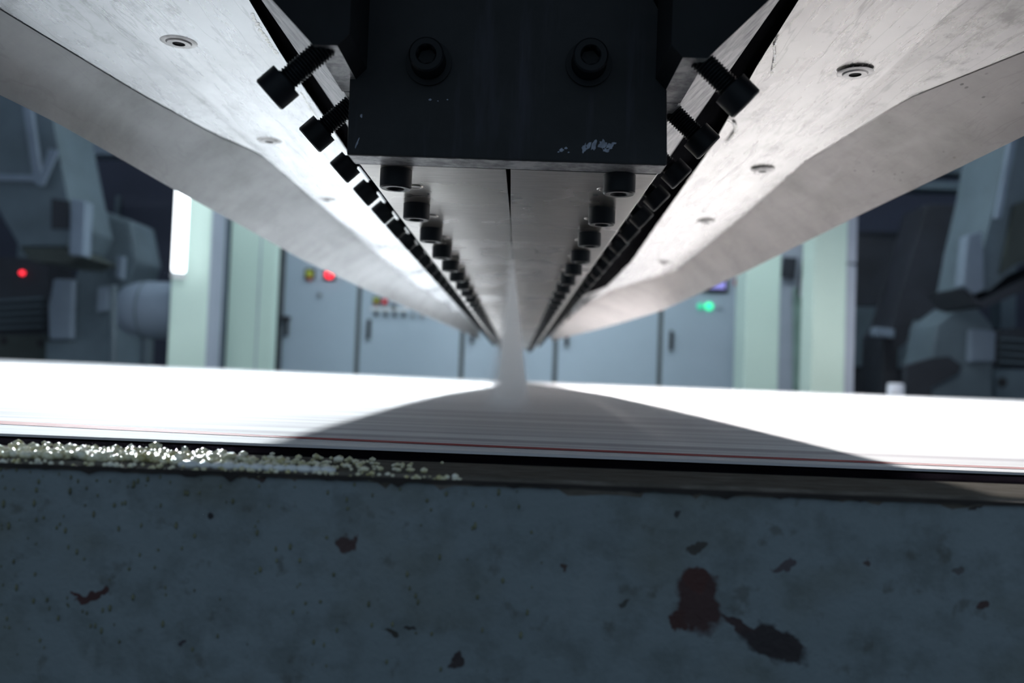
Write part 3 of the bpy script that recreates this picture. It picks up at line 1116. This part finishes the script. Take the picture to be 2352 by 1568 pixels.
# ------------------------------------------------------------------ pale columns
root = empty('frame_column', (-1.757, 4.74, 0))
box('column_shaft', (-1.859, 4.60, 0.012), (-1.658, 4.88, 4.2), M['pale'], root, 0.006)
box('darker_side_face', (-1.6575, 4.606, 0.02), (-1.652, 4.80, 4.1), M['palegrey'], root)  # thin plates give the column's right side face its darker tone
box('darker_side_face', (-1.6575, 4.802, 0.02), (-1.652, 4.88, 4.1), M['machine'], root)
box('base_plate', (-1.92, 4.54, 0.0), (-1.59, 4.94, 0.0115), M['pale'], root, 0.002)
tag(root, 'pale green square column carrying the bright tube lamp', 'column', 'pale frame columns')
root = empty('frame_column', (-1.853, 6.15, 0))
box('column_shaft', (-2.022, 6.0, 0.012), (-1.700, 6.09, 4.2), M['pale'], root, 0.006)
box('panel_seam', (-1.815, 5.997, 0.02), (-1.806, 5.9995, 4.1), M['palegrey'], root)
box('base_plate', (-2.08, 5.94, 0.0), (-1.63, 6.15, 0.0115), M['pale'], root, 0.002)
tag(root, 'wide pale green column beside the leftmost cabinet', 'column', 'pale frame columns')
root = empty('frame_column', (1.67, 6.15, 0))
box('column_shaft', (1.556, 6.0, 0.012), (1.790, 6.30, 4.2), M['pale'], root, 0.006)
box('base_plate', (1.50, 5.94, 0.0), (1.85, 6.36, 0.0115), M['pale'], root, 0.002)
tag(root, 'narrow pale green column beside the cabinet with the screen', 'column', 'pale frame columns')
root = empty('frame_column', (1.635, 4.7, 0))
box('column_shaft', (1.547, 4.60, 0.012), (1.722, 4.80, 4.2), M['pale'], root, 0.006)
box('base_plate', (1.49, 4.54, 0.0), (1.80, 4.88, 0.0115), M['pale'], root, 0.002)
box('cable_trunking', (1.7225, 4.615, 0.02), (1.776, 4.68, ZC + 0.640), M['palegrey'], root, 0.003)
box('cable_trunking', (1.7225, 4.615, ZC + 0.650), (1.776, 4.68, 4.1), M['palegrey'], root, 0.003)
tag(root, 'outer right pale green column with grey cable trunking', 'column', 'pale frame columns')

# things between the two right columns
root = empty('side_panel', at(1822, 880, 6.9))
prism('panel_sheet', [(1775, 520), (1880, 524), (1876, 1160), (1772, 1160)], 6.9, 0.05, M['palegrey'], root)
prism('green_panel_strip', [(1824, 660), (1866, 662), (1860, 1160), (1822, 1160)], 6.85, 0.03, plain('dull_green_paint', (0.22, 0.33, 0.29), 0.5), root)
prism('dark_window', [(1800, 590), (1832, 592), (1826, 640), (1796, 636)], 6.84, 0.03, M['machdark'], root)
for dx, mt in ((0, 'machdark'), (9, 'plasticwrap'), (17, 'machdark')):
    P = [(1846 + dx, 520), (1850 + dx * 0.8, 570), (1842 + dx * 0.9, 610), (1836 + dx * 0.6, 650), (1834 + dx * 0.5, 680)]
    tube('hanging_cable', [at(x, y, 6.80) for x, y in P], 0.011, M[mt], root)
tag(root, 'grey and green side panel with hanging cables between the two right columns', 'panel')
pts = [(1869, 690), (1867, 740), (1861, 790), (1856, 840), (1848, 900), (1842, 960)]
h0 = at(1836, 1010, 5.4)
tag(tube('air_hose', [at(x, y, 5.4) for x, y in pts] + [Vector((h0.x, 5.4, 0.012)), Vector((h0.x - 0.3, 5.5, 0.012))], 0.012, M['hose']), 'beige hose hanging between the two right columns', 'hose')

# ------------------------------------------------------------------ machinery on the left
def place_root(name, px, Y):
    p = at(px, 850, Y)
    return empty(name, (p.x, Y, 0))


Yd = 5.2
root = place_root('air_duct', 90, Yd)
prism('hopper_body', [(-60, 180), (112, 215), (130, 330), (152, 440), (172, 520), (150, 566), (45, 566), (10, 505), (-60, 380)], Yd, 0.5, M['machine'], root, 0.01)
prism('rib', [(48, 215), (66, 220), (95, 420), (78, 420)], Yd - 0.04, 0.0395, M['machlight'], root)
prism('rib', [(-40, 398), (85, 402), (86, 416), (-40, 412)], Yd - 0.035, 0.0345, M['machlight'], root)
prism('strut', [(112, 340), (132, 345), (98, 425), (84, 425)], Yd - 0.06, 0.024, M['machlight'], root)
prism('dark_opening', [(118, 455), (160, 462), (158, 525), (118, 525)], Yd - 0.012, 0.0118, M['machdark'], root)
prism('flange', [(163, 455), (196, 462), (190, 588), (158, 585)], Yd - 0.08, 0.10, M['machlight'], root, 0.01)
prism('lower_lip', [(45, 568), (150, 568), (190, 590), (150, 604), (70, 598)], Yd - 0.05, 0.45, M['olive'], root)
tag(root, 'blue grey ribbed air duct hopper at the far left edge', 'duct')

Ye = 5.85
root = place_root('duct_elbow', 210, Ye)
prism('elbow_body', [(195, 470), (300, 505), (318, 600), (290, 640), (262, 720), (258, 1130), (165, 1130), (168, 640), (190, 600)], Ye, 0.4, M['machine'], root, 0.03)
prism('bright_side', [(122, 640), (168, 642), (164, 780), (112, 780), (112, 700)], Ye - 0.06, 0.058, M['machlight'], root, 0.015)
prism('lower_side', [(106, 784), (255, 784), (250, 930), (104, 930)], Ye - 0.04, 0.038, M['machine'], root)
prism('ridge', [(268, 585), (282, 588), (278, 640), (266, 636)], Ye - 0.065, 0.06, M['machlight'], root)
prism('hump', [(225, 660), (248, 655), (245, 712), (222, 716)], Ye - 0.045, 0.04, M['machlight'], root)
tag(root, 'wide blue grey duct elbow below the left hopper', 'duct')

Yq = 5.0
pc = at(360, 712, Yq)
root = empty('horizontal_drum', (pc.x, Yq, 0))
R_ = 0.165
lathe_obj('drum_shell', [(0, 0), (R_ * 0.45, 0.012), (R_ * 0.8, 0.06), (R_ * 0.96, 0.13), (R_, 0.19), (R_, 0.42), (0, 0.42)], (pc.x - 0.235, Yq, pc.z), (1, 0, 0), M['machlight'], root, 40, True, False)
lathe_obj('drum_band', [(R_ * 1.0, 0), (R_ * 1.015, 0), (R_ * 1.015, 0.012), (R_ * 1.0, 0.012)], (pc.x - 0.06, Yq, pc.z), (1, 0, 0), M['machine'], root, 40, True, False)
box('support_leg', (pc.x - 0.055, Yq - 0.02, 0.0), (pc.x - 0.015, Yq + 0.02, pc.z - R_ + 0.004), M['machine'], root)
box('support_leg', (pc.x + 0.12, Yq - 0.02, 0.0), (pc.x + 0.16, Yq + 0.02, pc.z - R_ + 0.004), M['machine'], root)
tag(root, 'light grey horizontal drum with a rounded end left of the tube lamp', 'drum')
tag(tube('standing_pipe', [at(262, y, 4.8) for y in (655, 760, 860)] + [Vector((at(262, 860, 4.8).x, 4.8, 0.0))], 0.016, M['machine']), 'thin vertical pipe in front of the grey drum', 'pipe')

root = place_root('winder_stand', 40, 6.6)
prism('dark_housing', [(-80, 590), (108, 592), (112, 770), (-80, 768)], 6.6, 0.4, M['machdark'], root)
prism('stand_base', [(-80, 768), (110, 770), (106, 1150), (-80, 1150)], 6.45, 0.45, M['olive'], root)
for px, py in ((8, 782), (93, 787)):
    p = at(px, py, 6.45)
    lathe_obj('round_port', [(0, 0.004), (0.030, 0.004), (0.034, 0.0)], p, (0, -1, 0), M['black'], root, 20, True, False)
for k in range(5):
    prism('slat', [(-30 + k * 4, 690 + k * 15), (95, 682 + k * 16), (95, 687 + k * 16), (-30 + k * 4, 696 + k * 15)], 6.56, 0.035, M['machine'], root)
p = at(53, 627, 6.6)
lathe_obj('red_signal', [(0, 0.03), (0.014, 0.03), (0.017, 0.02), (0.017, 0.0), (0, 0)], p, (0, -1, 0), M['ledred'], root, 16, True, False)
tag(root, 'dark winder stand with a small red lamp at the left edge', 'machine')

Yo = 7.0
root = place_root('overhead_beam', 260, Yo)
for nm, pp in (('beam_web', [(60, 322), (520, 345), (518, 358), (60, 352)]), ('beam_flange', [(60, 300), (520, 322), (520, 338), (60, 316)])):
    prism(nm, pp, Yo, 0.2, M['machlight'], root)
a = at(70, 300, Yo)
box('beam_post', (a.x - 0.06, Yo + 0.02, 0.0), (a.x + 0.06, Yo + 0.18, a.z - 0.001), M['machine'], root)
tag(root, 'grey overhead steel beam behind the left hopper', 'beam')
a = at(300, 560, 8.2)
root = empty('wall_locker', (a.x, 8.3, 0))
box('locker_body', (a.x - 0.12, 8.2, 0.0), (a.x + 0.62, 8.6, a.z + 0.45), M['wall'], root, 0.01)
box('locker_edge', (a.x - 0.15, 8.17, 0.0), (a.x - 0.121, 8.6, a.z + 0.45), M['machine'], root)
tag(root, 'dark blue locker in the gloom left of the tube lamp', 'locker')

# ------------------------------------------------------------------ machinery on the right
Yd = 5.2
root = place_root('air_duct', 2300, Yd)
prism('hopper_body', [(2322, 250), (2460, 250), (2460, 560), (2330, 610), (2275, 668), (2240, 672), (2262, 560), (2292, 430)], Yd, 0.5, M['machine'], root, 0.01)
prism('flange', [(2224, 540), (2256, 530), (2262, 662), (2240, 676), (2212, 655)], Yd - 0.08, 0.10, M['machlight'], root, 0.008)
prism('lower_lip', [(2212, 660), (2250, 690), (2352, 640), (2460, 590), (2460, 625), (2352, 668), (2262, 706), (2240, 700)], Yd - 0.05, 0.45, M['machdark'], root)
prism('rib', [(2325, 300), (2340, 300), (2300, 500), (2288, 500)], Yd - 0.035, 0.0345, M['machlight'], root)
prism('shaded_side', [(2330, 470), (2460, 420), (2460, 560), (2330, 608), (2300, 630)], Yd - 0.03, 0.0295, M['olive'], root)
tag(root, 'blue grey air duct hopper at the far right edge', 'duct')

root = place_root('sloping_duct', 2130, 6.35)
prism('sloping_side', [(2130, 468), (2222, 470), (2210, 690), (2150, 735), (2060, 800), (2046, 1160), (2022, 1160), (2030, 770), (2052, 748)], 6.35, 0.4, M['machdark'], root, 0.01)
prism('pale_wedge', [(2105, 735), (2128, 735), (2135, 790), (2112, 825), (2078, 838)], 6.29, 0.058, M['machine'], root)
prism('junction_box', [(2012, 750), (2056, 756), (2054, 776), (2010, 770)], 6.24, 0.1, M['machlight'], root, 0.008)
tag(root, 'dark sloping duct left of the right hopper', 'duct')

root = place_root('fan_housing', 2230, 5.8)
prism('housing_body', [(2150, 745), (2210, 700), (2240, 700), (2280, 745), (2282, 1180), (2140, 1180), (2140, 850)], 5.8, 0.4, M['machine'], root, 0.02)
prism('pale_cover', [(2232, 755), (2288, 760), (2286, 830), (2228, 832)], 5.73, 0.065, M['machlight'], root, 0.012)
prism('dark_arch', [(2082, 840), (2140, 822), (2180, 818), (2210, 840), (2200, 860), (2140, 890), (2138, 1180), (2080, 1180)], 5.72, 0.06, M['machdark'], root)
tag(root, 'blue grey fan housing with a pale cover below the right hopper', 'machine')

root = place_root('winder_stand', 2360, 6.4)
prism('dark_housing', [(2288, 755), (2312, 764), (2330, 752), (2460, 770), (2460, 846), (2288, 842)], 6.45, 0.4, M['machdark'], root)
for k in range(4):
    prism('slat', [(2300, 776 + k * 17), (2440, 782 + k * 18), (2440, 787 + k * 18), (2300, 781 + k * 17)], 6.41, 0.035, M['machine'], root)
prism('stand_base', [(2285, 848), (2460, 852), (2460, 1250), (2284, 1250)], 6.3, 0.45, M['machine'], root)
p = at(2302, 878, 6.3)
lathe_obj('round_port', [(0, 0.004), (0.032, 0.004), (0.036, 0.0)], p, (0, -1, 0), M['black'], root, 20, True, False)
tag(root, 'winder stand with a round dark port at the right edge', 'machine')

root = place_root('overhead_beam', 2150, Yo)
for nm, pp in (('beam_web', [(1960, 408), (2330, 422), (2330, 440), (1960, 428)]), ('beam_flange', [(1960, 370), (2330, 384), (2330, 402), (1960, 388)])):
    prism(nm, pp, Yo, 0.2, M['machine'], root)
a = at(2325, 380, Yo)
box('beam_post', (a.x - 0.06, Yo + 0.02, 0.0), (a.x + 0.06, Yo + 0.18, a.z - 0.001), M['machine'], root)
tag(root, 'grey overhead steel beam behind the right hopper', 'beam')

root = place_root('machine_guard', 2010, 7.6)
prism('guard_upper', [(1960, 530), (2180, 535), (2180, 704), (1955, 702)], 7.6, 0.08, M['machdark'], root)
prism('guard_lower', [(1955, 704), (2100, 708), (2100, 845), (1950, 840)], 7.55, 0.08, M['machine'], root)
prism('guard_foot', [(1950, 842), (2100, 847), (2100, 1180), (1945, 1180)], 7.58, 0.08, M['machdark'], root)
tag(root, 'dark machine guard with a grey lower half right of the columns', 'machine guard')

a = at(2057, 905, 4.9)
root = empty('wrapped_canister', (a.x, 4.9, 0))
zt_ = at(2057, 880, 4.9).z
lathe_obj('canister_body', [(0, 0), (0.045, 0.0), (0.045, zt_ - 0.01), (0.038, zt_), (0, zt_)], (a.x, 4.9, 0.0), (0, 0, 1), M['plasticwrap'], root, 20, True, False)
tag(root, 'small pale wrapped canister standing behind the web at right', 'canister')

bpy.context.view_layer.update()
